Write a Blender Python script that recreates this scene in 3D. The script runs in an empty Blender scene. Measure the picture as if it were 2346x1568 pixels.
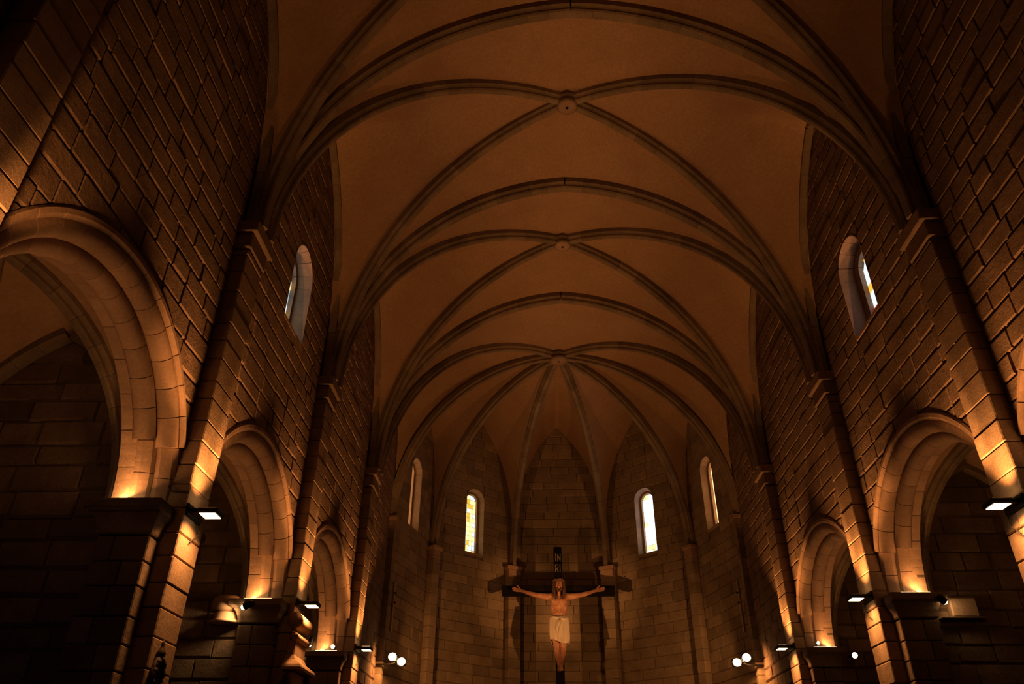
import bpy, math, random
from math import sin, cos, pi, sqrt, atan2, acos, asin
from mathutils import Vector, Matrix
random.seed(7)
scn = bpy.context.scene
COL = scn.collection

# ------------------------------------------------------------------ camera, world, exposure
FPX = 1737.9; PITCH = .5601; YAW = .0406; ROLL = .0095; CAMX = -.6613
EYE = 1.6                      # eye height; the builders below work in heights above the eye, shifted at the end
fw = Vector((-sin(YAW)*cos(PITCH), cos(YAW)*cos(PITCH), sin(PITCH)))
rt = Vector((cos(YAW), sin(YAW), 0)); up = rt.cross(fw)
r2 = rt*cos(ROLL)+up*sin(ROLL); u2 = -rt*sin(ROLL)+up*cos(ROLL)
cd = bpy.data.cameras.new('camera'); cam = bpy.data.objects.new('camera', cd); COL.objects.link(cam)
cd.sensor_width = 36; cd.sensor_fit = 'HORIZONTAL'; cd.lens = FPX/2346*36; cd.clip_end = 200; cd.clip_start = .05
cam.matrix_world = Matrix(((r2.x, u2.x, -fw.x, CAMX), (r2.y, u2.y, -fw.y, 0), (r2.z, u2.z, -fw.z, 0), (0, 0, 0, 1)))
scn.camera = cam
w = bpy.data.worlds.new('world'); scn.world = w; w.use_nodes = True
w.node_tree.nodes['Background'].inputs[0].default_value = (.55, .68, 1, 1)
w.node_tree.nodes['Background'].inputs[1].default_value = .03
scn.view_settings.view_transform = 'Standard'; scn.view_settings.look = 'None'
scn.view_settings.exposure = 0.0; scn.view_settings.gamma = 1.0
WARM = (1.0, .42, .12); WARM2 = (1.0, .43, .13); HOT = (1.0, .60, .25)
P_UP = 12; P_SPILL = 11; P_SIDE = 310; P_DOWN = 24; P_IMP = 11; P_FLOOD = 170; P_THROW = 750   # watts

# ------------------------------------------------------------------ key sizes (metres, measured from the photograph)
XW = 4.94            # nave wall face
XP = 4.73            # pilaster face
YP = [3.70, 8.25, 12.80, 17.35]    # west face of each pilaster
PWID = .58
YC = [y+.30 for y in YP]
ZC = 7.28            # top of the high capitals
ZI = {-1: 2.97, 1: 3.06}           # top of the arcade imposts
RARCH = 2.12
COURSE = .28
K3Y = 21.2
DP = (4.78, 20.95); EP = (3.93, 23.72); FP = (1.55, 25.98)     # apse responds
DW = (4.94, 21.0); EW = (4.15, 23.95); FW = (1.63, 26.3)       # apse wall corners
ZTOP = 13.2; ZF = -1.6

# ------------------------------------------------------------------ materials
def nt(name):
    m = bpy.data.materials.new(name); m.use_nodes = True
    t = m.node_tree; b = t.nodes['Principled BSDF']; b.inputs['Specular IOR Level'].default_value = .15
    return m, t, b
def link(t, a, b): t.links.new(a, b)
def stone_mat(name, c1, c2, rough=.9, bump=.5, scale=1.0, vary=.25, dist=.02, pits=0.0):
    m, t, b = nt(name); N = t.nodes
    geo = N.new('ShaderNodeNewGeometry')
    n1 = N.new('ShaderNodeTexNoise'); n1.inputs['Scale'].default_value = 2.2*scale; n1.inputs['Detail'].default_value = 6; n1.inputs['Roughness'].default_value = .65
    n2 = N.new('ShaderNodeTexNoise'); n2.inputs['Scale'].default_value = 28*scale; n2.inputs['Detail'].default_value = 8; n2.inputs['Roughness'].default_value = .7
    link(t, geo.outputs['Position'], n1.inputs['Vector']); link(t, geo.outputs['Position'], n2.inputs['Vector'])
    cr = N.new('ShaderNodeValToRGB'); cr.color_ramp.elements[0].position = .32; cr.color_ramp.elements[1].position = .70
    cr.color_ramp.elements[0].color = (*c2, 1); cr.color_ramp.elements[1].color = (*c1, 1)
    link(t, n1.outputs['Fac'], cr.inputs['Fac'])
    oi = N.new('ShaderNodeObjectInfo')
    mr = N.new('ShaderNodeMapRange'); mr.inputs['To Min'].default_value = 1-vary; mr.inputs['To Max'].default_value = 1+vary*.6
    link(t, oi.outputs['Random'], mr.inputs['Value'])
    mr2 = N.new('ShaderNodeMapRange'); mr2.inputs['From Min'].default_value = .3; mr2.inputs['From Max'].default_value = .7; mr2.inputs['To Min'].default_value = .8; mr2.inputs['To Max'].default_value = 1.12
    link(t, n2.outputs['Fac'], mr2.inputs['Value'])
    mm = N.new('ShaderNodeMath'); mm.operation = 'MULTIPLY'; link(t, mr.outputs[0], mm.inputs[0]); link(t, mr2.outputs[0], mm.inputs[1])
    mx = N.new('ShaderNodeVectorMath'); mx.operation = 'SCALE'; link(t, cr.outputs['Color'], mx.inputs[0]); link(t, mm.outputs[0], mx.inputs['Scale'])
    link(t, mx.outputs[0], b.inputs['Base Color']); b.inputs['Roughness'].default_value = rough
    h = n2.outputs['Fac']
    if pits:
        n3 = N.new('ShaderNodeTexNoise'); n3.inputs['Scale'].default_value = 9*scale; n3.inputs['Detail'].default_value = 5; n3.inputs['Roughness'].default_value = .6
        link(t, geo.outputs['Position'], n3.inputs['Vector'])
        ad = N.new('ShaderNodeMath'); ad.operation = 'MULTIPLY_ADD'; ad.inputs[1].default_value = pits; link(t, n3.outputs['Fac'], ad.inputs[0]); link(t, n2.outputs['Fac'], ad.inputs[2]); h = ad.outputs[0]
    bp = N.new('ShaderNodeBump'); bp.inputs['Strength'].default_value = bump; bp.inputs['Distance'].default_value = dist
    link(t, h, bp.inputs['Height']); link(t, bp.outputs['Normal'], b.inputs['Normal'])
    return m
def plain(name, c, rough=.6, metal=0):
    m, t, b = nt(name); b.inputs['Base Color'].default_value = (*c, 1); b.inputs['Roughness'].default_value = rough; b.inputs['Metallic'].default_value = metal
    n = t.nodes.new('ShaderNodeTexNoise'); n.inputs['Scale'].default_value = 30
    bp = t.nodes.new('ShaderNodeBump'); bp.inputs['Strength'].default_value = .15; bp.inputs['Distance'].default_value = .01
    link(t, n.outputs['Fac'], bp.inputs['Height']); link(t, bp.outputs['Normal'], b.inputs['Normal'])
    return m
def emit(name, c, s):
    m = bpy.data.materials.new(name); m.use_nodes = True; t = m.node_tree; t.nodes.clear()
    e = t.nodes.new('ShaderNodeEmission'); e.inputs[0].default_value = (*c, 1); e.inputs[1].default_value = s
    o = t.nodes.new('ShaderNodeOutputMaterial'); link(t, e.outputs[0], o.inputs[0]); return m
M = {}
M['wall'] = stone_mat('ashlar', (.30, .19, .122), (.19, .117, .074), bump=.9, vary=.14, pits=1.6)
M['apse'] = stone_mat('apse_ashlar', (.38, .275, .175), (.26, .18, .11), bump=.5, vary=.22, pits=.8)
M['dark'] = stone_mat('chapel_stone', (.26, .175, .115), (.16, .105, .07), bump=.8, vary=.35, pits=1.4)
M['dress'] = stone_mat('dressed_stone', (.46, .295, .195), (.33, .205, .13), bump=.35, vary=.14, pits=.5, dist=.012)
M['pil'] = stone_mat('pilaster_stone', (.40, .265, .17), (.28, .18, .112), bump=.5, vary=.18, pits=.8)
M['rib'] = stone_mat('rib_stone', (.30, .215, .14), (.20, .14, .09), bump=.3, vary=.2)
M['plaster'] = stone_mat('vault_plaster', (.43, .265, .155), (.37, .22, .125), bump=.22, vary=.0, scale=.6, rough=1.0)
M['mortar'] = stone_mat('mortar', (.28, .20, .13), (.20, .135, .085), bump=.5, vary=0)
M['floor'] = stone_mat('floor_stone', (.14, .10, .07), (.09, .065, .04), bump=.2, vary=.1)
M['black'] = plain('black_metal', (.012, .011, .010), .45)
M['iron'] = plain('dark_carving', (.05, .032, .02), .6)
M['wood'] = plain('black_wood', (.010, .007, .006), .55)
M['skin'] = stone_mat('painted_flesh', (.56, .31, .19), (.36, .14, .075), rough=.5, bump=.08, scale=2.2, vary=0)
M['cloth'] = plain('painted_cloth', (.62, .50, .38), .75)
M['hair'] = plain('painted_hair', (.10, .05, .025), .6)
M['thorn'] = plain('thorn_crown', (.20, .115, .06), .7)
M['letter'] = plain('cream_letter', (.62, .50, .36), .6)
M['lamp'] = emit('lamp_glass', (1, .68, .36), 6)
M['hot'] = emit('spot_glass', (1, .62, .28), 12)
M['lead'] = plain('window_lead', (.03, .03, .035), .5)
M['steel'] = plain('pale_metal', (.55, .5, .42), .35, .6)
GL = [emit('glass_white', (.86, .93, 1), 1.1), emit('glass_blue', (.05, .12, .75), .9), emit('glass_red', (.75, .05, .04), .8),
      emit('glass_amber', (1, .55, .06), 1.1), emit('glass_pale', (.62, .78, .95), .7), emit('glass_yellow', (1, .85, .35), 1.5), emit('glass_dusk', (1, .58, .25), 2.4), emit('glass_glare', (.93, .97, 1), 2.4)]

# ------------------------------------------------------------------ helpers
def tag(o, label=None, cat=None, group=None, kind=None):
    if label: o['label'] = label
    if cat: o['category'] = cat
    if group: o['group'] = group
    if kind: o['kind'] = kind
    return o
def empty(name, loc, label=None, cat=None, group=None, kind=None):
    o = bpy.data.objects.new(name, None); COL.objects.link(o); o.location = loc; o.empty_display_size = .1
    return tag(o, label, cat, group, kind)
WL = {}      # world location (translation only) of every possible parent
def wloc(o): return WL.get(o.name, Vector(o.location)) if o else Vector((0, 0, 0))
def put(o, parent, worldpos):
    o.parent = parent; o.location = Vector(worldpos)-wloc(parent); WL[o.name] = Vector(worldpos)
def mo(name, V, F, mat, parent=None, smooth=False, origin=None):
    n = len(V); c = Vector(origin) if origin is not None else sum((Vector(v) for v in V), Vector())/n
    me = bpy.data.meshes.new(name); me.from_pydata([tuple(Vector(v)-c) for v in V], [], F); me.materials.append(mat)
    if smooth: me.polygons.foreach_set('use_smooth', [True]*len(me.polygons))
    me.update()
    o = bpy.data.objects.new(name, me); COL.objects.link(o); put(o, parent, c)
    return o
def inst(name, me, parent, mat4):
    o = bpy.data.objects.new(name, me); COL.objects.link(o); o.parent = parent
    o.matrix_basis = Matrix.Translation(-wloc(parent)) @ mat4; WL[o.name] = mat4.to_translation(); return o
def flat(name, V, F, mat, smooth=False):      # bare mesh
    me = bpy.data.meshes.new(name); me.from_pydata(V, [], F); me.materials.append(mat)
    if smooth: me.polygons.foreach_set('use_smooth', [True]*len(me.polygons))
    me.update(); return me
def addbox(V, F, a, b):
    i = len(V); x0, y0, z0 = a; x1, y1, z1 = b
    V += [(x0,y0,z0),(x1,y0,z0),(x1,y1,z0),(x0,y1,z0),(x0,y0,z1),(x1,y0,z1),(x1,y1,z1),(x0,y1,z1)]
    F += [tuple(i+k for k in f) for f in ((0,3,2,1),(4,5,6,7),(0,1,5,4),(1,2,6,5),(2,3,7,6),(3,0,4,7))]
def cbox(name, a, b, c, mat, parent):         # chamfered block
    lo = [min(a[k], b[k]) for k in range(3)]; hi = [max(a[k], b[k]) for k in range(3)]
    V = []; idx = {}
    for sx in (0, 1):
        for sy in (0, 1):
            for sz in (0, 1):
                for ax in range(3):
                    p = [(lo[0], hi[0])[sx], (lo[1], hi[1])[sy], (lo[2], hi[2])[sz]]
                    for k, s in enumerate((sx, sy, sz)):
                        if k != ax: p[k] += c if s == 0 else -c
                    idx[sx, sy, sz, ax] = len(V); V.append(tuple(p))
    F = []
    for ax in range(3):
        o1, o2 = [k for k in range(3) if k != ax]
        for s in (0, 1):
            q = []
            for u, v in ((0,0),(1,0),(1,1),(0,1)):
                k = [0,0,0]; k[ax] = s; k[o1] = u; k[o2] = v; q.append(idx[k[0],k[1],k[2],ax])
            F.append(tuple(q))
        for u in (0, 1):
            for v in (0, 1):
                k0 = [0,0,0]; k0[o1] = u; k0[o2] = v; k1 = list(k0); k1[ax] = 1
                F.append((idx[k0[0],k0[1],k0[2],o1], idx[k1[0],k1[1],k1[2],o1], idx[k1[0],k1[1],k1[2],o2], idx[k0[0],k0[1],k0[2],o2]))
    for sx in (0,1):
        for sy in (0,1):
            for sz in (0,1): F.append(tuple(idx[sx,sy,sz,a_] for a_ in range(3)))
    return mo(name, V, F, mat, parent)
def tube(pts, rad, n=8, V=None, F=None):
    V = [] if V is None else V; F = [] if F is None else F
    pts = [Vector(p) for p in pts]; rr = rad if isinstance(rad, (list, tuple)) else [rad]*len(pts); i0 = len(V)
    for k, p in enumerate(pts):
        t = (pts[min(k+1, len(pts)-1)]-pts[max(k-1, 0)]).normalized()
        a = t.cross(Vector((0,0,1)) if abs(t.z) < .9 else Vector((1,0,0))).normalized(); b = t.cross(a)
        for j in range(n): V.append(tuple(p+(a*cos(2*pi*j/n)+b*sin(2*pi*j/n))*rr[k]))
    for k in range(len(pts)-1):
        for j in range(n):
            j2 = (j+1) % n; F.append((i0+k*n+j, i0+k*n+j2, i0+(k+1)*n+j2, i0+(k+1)*n+j))
    F.append(tuple(i0+j for j in range(n))[::-1]); F.append(tuple(i0+(len(pts)-1)*n+j for j in range(n)))
    return V, F
def lathe(prof, n=20, c=(0,0,0)):             # prof: (radius, z)
    V = []; F = []; m = len(prof)
    for r, z in prof:
        for j in range(n): V.append((c[0]+r*cos(2*pi*j/n), c[1]+r*sin(2*pi*j/n), c[2]+z))
    for k in range(m-1):
        for j in range(n): F.append((k*n+j, k*n+(j+1) % n, (k+1)*n+(j+1) % n, (k+1)*n+j))
    F.append(tuple(range(n))[::-1]); F.append(tuple((m-1)*n+j for j in range(n)))
    return V, F

# ------------------------------------------------------------------ coursed masonry
def inset(poly, ds):
    n = len(poly); out = []
    for i in range(n):
        p0 = Vector(poly[i-1]); p1 = Vector(poly[i]); p2 = Vector(poly[(i+1) % n])
        e1 = (p1-p0); e2 = (p2-p1)
        if e1.length < 1e-6 or e2.length < 1e-6: return None
        e1.normalize(); e2.normalize()
        n1 = Vector((-e1.y, e1.x)); n2 = Vector((-e2.y, e2.x))   # inward for CCW
        d1 = ds[i-1]; d2 = ds[i]; den = e1.x*e2.y-e1.y*e2.x
        if abs(den) < .05: q = p1+n1*((d1+d2)/2)
        else:
            a = p0+n1*d1; b = p1+n2*d2; t = ((b.x-a.x)*e2.y-(b.y-a.y)*e2.x)/den; q = a+e1*t
        out.append(q)
    return out
class Op:                                    # round-headed opening in a wall, in wall coordinates
    def __init__(s, u, z, r, zb): s.u, s.z, s.r, s.zb = u, z, r, zb
def stone_piece(poly, frame, proud, ch, mat, parent, tilt=(0, 0)):
    O, U, N = frame; n = len(poly)
    ds = []
    for i in range(n):
        a, b = poly[i], poly[(i+1) % n]; e = (b[0]-a[0], b[1]-a[1]); L = sqrt(e[0]**2+e[1]**2)+1e-9
        ds.append(ch*2.6 if e[0]/L > .7 else ch)         # lower chamfer shaped wider to catch the uplight as a bright line
    ins = inset(poly, ds)
    if ins is None: return
    cu = sum(p[0] for p in poly)/n; cz = sum(p[1] for p in poly)/n
    def P(u, z, d): return O+U*u+Vector((0, 0, z))+N*d
    V = []
    for q in ins: V.append(P(q[0], q[1], proud+tilt[0]*(q[0]-cu)+tilt[1]*(q[1]-cz)))
    for q in poly: V.append(P(q[0], q[1], proud-ch*2.6))
    for q in poly: V.append(P(q[0], q[1], -.06))
    F = [tuple(range(n))]
    for k in (0, 1):
        for i in range(n):
            j = (i+1) % n; F.append((k*n+i, (k+1)*n+i, (k+1)*n+j, k*n+j))
    return mo('stone', V, F, mat, parent)
def masonry(parent, frame, u0, u1, z0, z1, ops, mat, seed, lav=.62, ch=.012, rough=.012, gap=.010, top=None, course=COURSE, limit=300):
    rnd = random.Random(seed); cnt = 0
    rows = []; z = z0
    while z < z1-.1:
        hh = course*rnd.uniform(.88, 1.12); rows.append((z, min(z+hh, z1))); z += hh
    for (a, b) in rows:
        iv = [(u0, u1)]
        for o in ops:
            if a < o.z-.02 and b > o.zb+.03:
                nv = []
                for (s, e) in iv:
                    l, r_ = o.u-o.r, o.u+o.r
                    if e <= l or s >= r_: nv.append((s, e)); continue
                    if s < l: nv.append((s, l))
                    if e > r_: nv.append((r_, e))
                iv = nv
        for (s, e) in iv:
            if e-s < .05: continue
            cuts = [s]; off = rnd.uniform(.35, 1.0)*lav
            while cuts[-1]+off < e-.22:
                cuts.append(cuts[-1]+off); off = lav*rnd.uniform(.65, 1.4)
            cuts.append(e)
            for l, r_ in zip(cuts, cuts[1:]):
                g = gap/2; L, R, A, B = l+g, r_-g, a+g, b-g
                if top and A > max(top(L), top(R), top((L+R)/2)): continue
                def low(u):
                    m = A
                    for o in ops:
                        if abs(u-o.u) < o.r and B > o.z-.02 and A < o.z+o.r and A > o.zb: m = max(m, o.z+sqrt(o.r**2-(u-o.u)**2)+g)
                    return m
                K = max(2, int((R-L)/.07)); us = [L+(R-L)*k/K for k in range(K+1)]; lw = [low(u) for u in us]
                if max(lw) <= A+1e-4:
                    polys = [[(L, A), (R, A), (R, B), (L, B)]]
                else:
                    polys = []; run = []
                    for u, q in zip(us, lw):
                        if q < B-.03: run.append((u, q))
                        else:
                            if len(run) > 1: polys.append(run)
                            run = []
                    if len(run) > 1: polys.append(run)
                    polys = [[run_[0]]+[p for k, p in enumerate(run_[1:-1], 1) if abs((run_[k-1][1]+run_[k+1][1])/2-p[1]) > .0015]+[run_[-1], (run_[-1][0], B), (run_[0][0], B)] for run_ in polys if run_[-1][0]-run_[0][0] > .06]
                for p in polys:
                    if len(p) == 4: p = [(x+rnd.uniform(-.004, .004), y+rnd.uniform(-.004, .004)) for x, y in p]
                    if stone_piece(p, frame, rnd.uniform(-.2, 1)*rough, ch*rnd.uniform(.7, 1.5), mat, parent, (rnd.uniform(-.012, .012), rnd.uniform(-.03, .012))): cnt += 1
    return cnt
def backing(name, frame, u0, u1, z0, z1, ops, mat, parent=None, thick=.3, depth=.035):
    O, U, N = frame; us = set([u0, u1])
    for o in ops:
        for k in range(-10, 11): us.add(o.u+o.r*sin(k*pi/20))
        us.add(o.u-o.r-1e-4); us.add(o.u+o.r+1e-4)
    us = sorted(u for u in us if u0 <= u <= u1); V = []; F = []
    def P(u, z, d): return O+U*u+Vector((0, 0, z))+N*d
    for a, b in zip(us, us[1:]):
        m = (a+b)/2; seg = [(z0, z0, z1, z1)]
        hit = [o for o in ops if abs(m-o.u) < o.r]
        if hit:
            hit.sort(key=lambda o: o.z); seg = []; lo = None
            if hit[0].zb > z0+.05: lo = (z0, z0)
            for o in hit:
                if lo: seg.append((*lo, o.zb, o.zb))
                lo = (o.z+sqrt(max(0, o.r**2-(a-o.u)**2)), o.z+sqrt(max(0, o.r**2-(b-o.u)**2)))
            seg.append((*lo, z1, z1))
            seg = [(p_, q_, h2, h1) for (p_, q_, h1, h2) in seg]
        if 0:
            ta = o.z+sqrt(max(0, o.r**2-(a-o.u)**2)); tb = o.z+sqrt(max(0, o.r**2-(b-o.u)**2)); seg = [(ta, tb, z1, z1)]
            if o.zb > z0+.05: seg.append((z0, z0, o.zb, o.zb))
        for (la, lb, hb, ha) in seg:
            i = len(V); V += [P(a, la, -depth), P(b, lb, -depth), P(b, hb, -depth), P(a, ha, -depth), P(a, la, -thick), P(b, lb, -thick), P(b, hb, -thick), P(a, ha, -thick)]
            F += [(i,i+1,i+2,i+3),(i+4,i+7,i+6,i+5),(i,i+4,i+5,i+1),(i+3,i+2,i+6,i+7),(i,i+3,i+7,i+4),(i+1,i+5,i+6,i+2)]
    return mo(name, V, F, mat, parent)

# ------------------------------------------------------------------ arcs and ribs
def arc(L, rise):          # half arch of half-span L: (radius, horizontal offset e, centre height above springing, start angle, end angle)
    if rise >= L:
        e = (rise*rise-L*L)/(2*L); r = L+e; return r, e, 0.0, 0.0, acos(e/r)
    r = (L*L+rise*rise)/(2*rise); return r, 0.0, rise-r, asin((r-rise)/r), pi/2
def ext(A, zs, d):         # height of the back of a rib of depth d, at horizontal distance s from the crown
    r, e, zc, p0, p1 = A
    return lambda s: zs+zc+sqrt(max(.02, (r+d)**2-(s+e)**2))
def voussoirs(parent, top, spring, zs, rise, prof, nv, mat, name='voussoir', gap=.004, seg=2, smooth=False):
    # prof: closed list of (lateral, radial above the soffit); top, spring: plan points
    T = Vector((top[0], top[1], 0)); S = Vector((spring[0], spring[1], 0)); out = S-T; L = out.length; out.normalize()
    r, e, zc, p0, p1 = A = arc(L, rise); lat = Vector((0,0,1)).cross(out)
    dphi = (p1-p0)/nv; g = gap/r; V = []; F = []; m = len(prof)
    for k in range(seg+1):
        a = g/2+(dphi-g)*k/seg
        for (l, d) in prof: V.append(((r+d)*cos(a), l, (r+d)*sin(a)))
    for k in range(seg):
        for j in range(m): F.append((k*m+j, k*m+(j+1) % m, (k+1)*m+(j+1) % m, (k+1)*m+j))
    F.append(tuple(range(m))[::-1]); F.append(tuple(seg*m+j for j in range(m)))
    me = flat(name, V, F, mat, smooth)
    base = Matrix(((out.x, lat.x, 0, T.x-out.x*e), (out.y, lat.y, 0, T.y-out.y*e), (0, 0, 1, zs+zc), (0, 0, 0, 1)))
    for k in range(nv): inst(name, me, parent, base @ Matrix.Rotation(-(p0+dphi*k), 4, 'Y'))
    return A
PROF_T = [(-.15,.26),(-.15,.13),(-.11,.10),(-.095,.075),(-.095,.03),(-.07,0),(.07,0),(.095,.03),(.095,.075),(.11,.10),(.15,.13),(.15,.26)]
PROF_D = [(-.12,.24),(-.12,.12),(-.085,.095),(-.07,.07),(-.07,.025),(-.045,0),(.045,0),(.07,.025),(.07,.07),(.085,.095),(.12,.12),(.12,.24)]
PROF_F = [(-.05,.14),(-.05,.02),(-.03,0),(.06,0),(.10,.03),(.10,.14)]
def cell(V, F, K, P, Q, zr, ze, n=14):        # one web of a vault: crown K, springers P and Q, rib height zr(a), edge height ze(a)
    K = Vector((*K, 0)); P = Vector((*P, 0)); Q = Vector((*Q, 0)); m = (P+Q)/2; h = (Q-P)/2; i0 = len(V)
    for i in range(n+1):
        rho = i/n
        for j in range(-n, n+1):
            t = j/n; a = abs(t)*rho; p = K.lerp(m, rho)+h*(t*rho); f = (rho-a)/(1-a) if a < .999 else 0
            z = zr(a)+(ze(a)-zr(a))*f+.10*sin(pi*f)*(1-a); V.append((p.x, p.y, z))
    W_ = 2*n+1
    for i in range(n):
        for j in range(2*n): F.append((i0+i*W_+j, i0+i*W_+j+1, i0+(i+1)*W_+j+1, i0+(i+1)*W_+j))
def lancet(half, zs, apex):
    r, e, zc, p0, p1 = arc(half, apex-zs)
    return lambda o: zs+zc+sqrt(max(1e-4, r*r-(abs(o)+e)**2)) if abs(o) <= half else zs

# ------------------------------------------------------------------ nave vault
ZA = 12.39; ZR = 12.60         # soffit crowns of the transverse arches and the diagonal ribs
A_T = arc(XP-.01, ZA-ZC); zT = ext(A_T, ZC, .23)
def boss(parent, x, y, z, r):
    V, F = lathe([(r*.93, -.02), (r, 0), (r, .055), (r*.90, .075), (r*.90, .11), (r*1.08, .14), (r*1.08, .19), (r*.95, .22), (r*1.2, .27), (r*1.2, .42)], 24, (x, y, z))
    b = mo('keystone', V, F, M['rib'], parent, True)
    V, F = lathe([(r*.55, -.035), (r*.9, -.021), (r*.9, -.005)], 24, (x, y, z)); mo('keystone_disc', V, F, M['dress'], b, True)
    V, F = lathe([(.032, -.042), (.036, -.03)], 10, (x, y, z)); mo('rope_hole_shade', V, F, M['black'], b)  # black disc paints the shade inside the hole, nothing is cut
names_arch = ['transverse arch of vault spanning the nave behind the nearest bay', 'near transverse arch springing from capitals beside the two clerestory windows', 'middle transverse arch spanning between two keystones of nave vault', 'transverse arch framing the radial ribs of the apse']
for i in range(4):
    t = empty('transverse_arch', (0, YC[i], ZC), names_arch[i], 'arch', 'transverse arches of the nave vault')
    for s in (-1, 1): voussoirs(t, (0, YC[i]), (s*(XP-.01), YC[i]), ZC, ZA-ZC, PROF_T, 19, M['rib'])
edges = [-.55]+YC
bayname = ['quadripartite ribs over the nearest bay, keystone above the picture', 'crossing ribs with round keystone between the clerestory windows', 'crossing ribs with round keystone in the bay before the apse']
zform = {}
for b in range(4):
    ya, yb = edges[b], edges[b+1]; yk = (ya+yb)/2; hy = (yb-ya)/2
    Ld = sqrt(4.62**2+(hy-.19)**2); A = arc(Ld, ZR-ZC); zd = ext(A, ZC, .21); Lc = sqrt(XW**2+hy**2)
    fz = lancet(hy-.30, 8.34, 11.85); V = []; F = []
    rib = lambda a, zd=zd, Lc=Lc: max(7.4, zd(a*Lc))
    for (P, Q, ze) in (((-XW, ya), (XW, ya), lambda a: max(7.4, zT(a*XW))), ((-XW, yb), (XW, yb), lambda a: max(7.4, zT(a*XW))),
                       ((-XW, ya), (-XW, yb), lambda a, fz=fz, hy=hy: fz(a*hy)), ((XW, ya), (XW, yb), lambda a, fz=fz, hy=hy: fz(a*hy))):
        cell(V, F, (0, yk), P, Q, rib, ze)
    tag(mo('ceiling', V, F, M['plaster'], None, True), 'tan plastered web of the nave vault', kind='structure')
    if b == 0: continue
    t = empty('vault_ribs', (0, yk, ZC), bayname[b-1], 'vault ribs', 'ribs of the nave vault')
    for sx in (-1, 1):
        for sy in (-1, 1): voussoirs(t, (0, yk), (sx*4.62, yk+sy*(hy-.19)), ZC, ZR-ZC, PROF_D, 15, M['rib'])
    boss(t, 0, yk, ZR-.03, .215)
    for sx in (-1, 1):
        wr = empty('wall_rib', (sx*XW, yk, 8.34), ('thin wall rib on the %s nave wall, %s' % ('left' if sx < 0 else 'right', ['nearest bay', 'bay with the clerestory window', 'bay before the apse'][b-1])), 'rib', 'wall ribs of the nave vault')
        for sy in (-1, 1): voussoirs(wr, (sx*(XW-.06), yk), (sx*(XW-.06), yk+sy*(hy-.30)), 8.34, 11.76-8.34, [(l*sx*sy*1.0, d) for l, d in PROF_F], 9, M['rib'], gap=.003)
# ------------------------------------------------------------------ apse vault
V = []; F = []; KA = (0, K3Y)
def ribz(P, scale=1.0):
    L = sqrt(P[0]**2+(P[1]-K3Y)**2); A = arc(L, ZR-ZC); f = ext(A, ZC, .20); return L, f
aP = (4.62, YC[3]+.19); rt_ = empty('vault_ribs', (0, K3Y, ZC), 'eight ribs radiating from the oval keystone over the apse', 'vault ribs', 'ribs of the nave vault')
for P in (aP, DP, EP, FP):
    for s in (-1, 1): voussoirs(rt_, KA, (s*P[0], P[1]), ZC, ZR-ZC, PROF_D, 15, M['rib'])
boss(rt_, 0, K3Y, ZR-.04, .30)
La = sqrt(XW**2+(K3Y-YC[3])**2); fa = ext(arc(sqrt(aP[0]**2+(aP[1]-K3Y)**2), ZR-ZC), ZC, .20)
cell(V, F, KA, (-XW, YC[3]), (XW, YC[3]), lambda a: max(7.4, fa(a*La)), lambda a: max(7.4, zT(a*XW)))
def apse_cell(P, Q, wp, wq, zs, apex):
    # wp, wq: wall corners; rib heights of the two sides are nearly alike, so the first one rules
    Lw = sqrt(wp[0]**2+(wp[1]-K3Y)**2); L, f = ribz(P); half = sqrt((wq[0]-wp[0])**2+(wq[1]-wp[1])**2)/2; g = lancet(half-.06, zs, apex)
    cell(V, F, KA, wp, wq, lambda a: max(7.4, f(a*L*1.02)), lambda a: g(a*half))
    return g, half
for s in (-1, 1):
    m_ = lambda p: (s*p[0], p[1])
    apse_cell(m_(DP), m_(DP), m_((XW, YC[3])), m_(DW), 8.6, 12.1)
    apse_cell(m_(EP), m_(EP), m_(DW), m_(EW), 8.8, 12.45)
    apse_cell(m_(EP), m_(FP), m_(EW), m_(FW), 8.8, 12.5)
apse_cell(FP, FP, (-FW[0], FW[1]), FW, 8.8, 12.62)
tag(mo('ceiling', V, F, M['plaster'], None, True), 'tan plastered webs of the apse vault', kind='structure')

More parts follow.
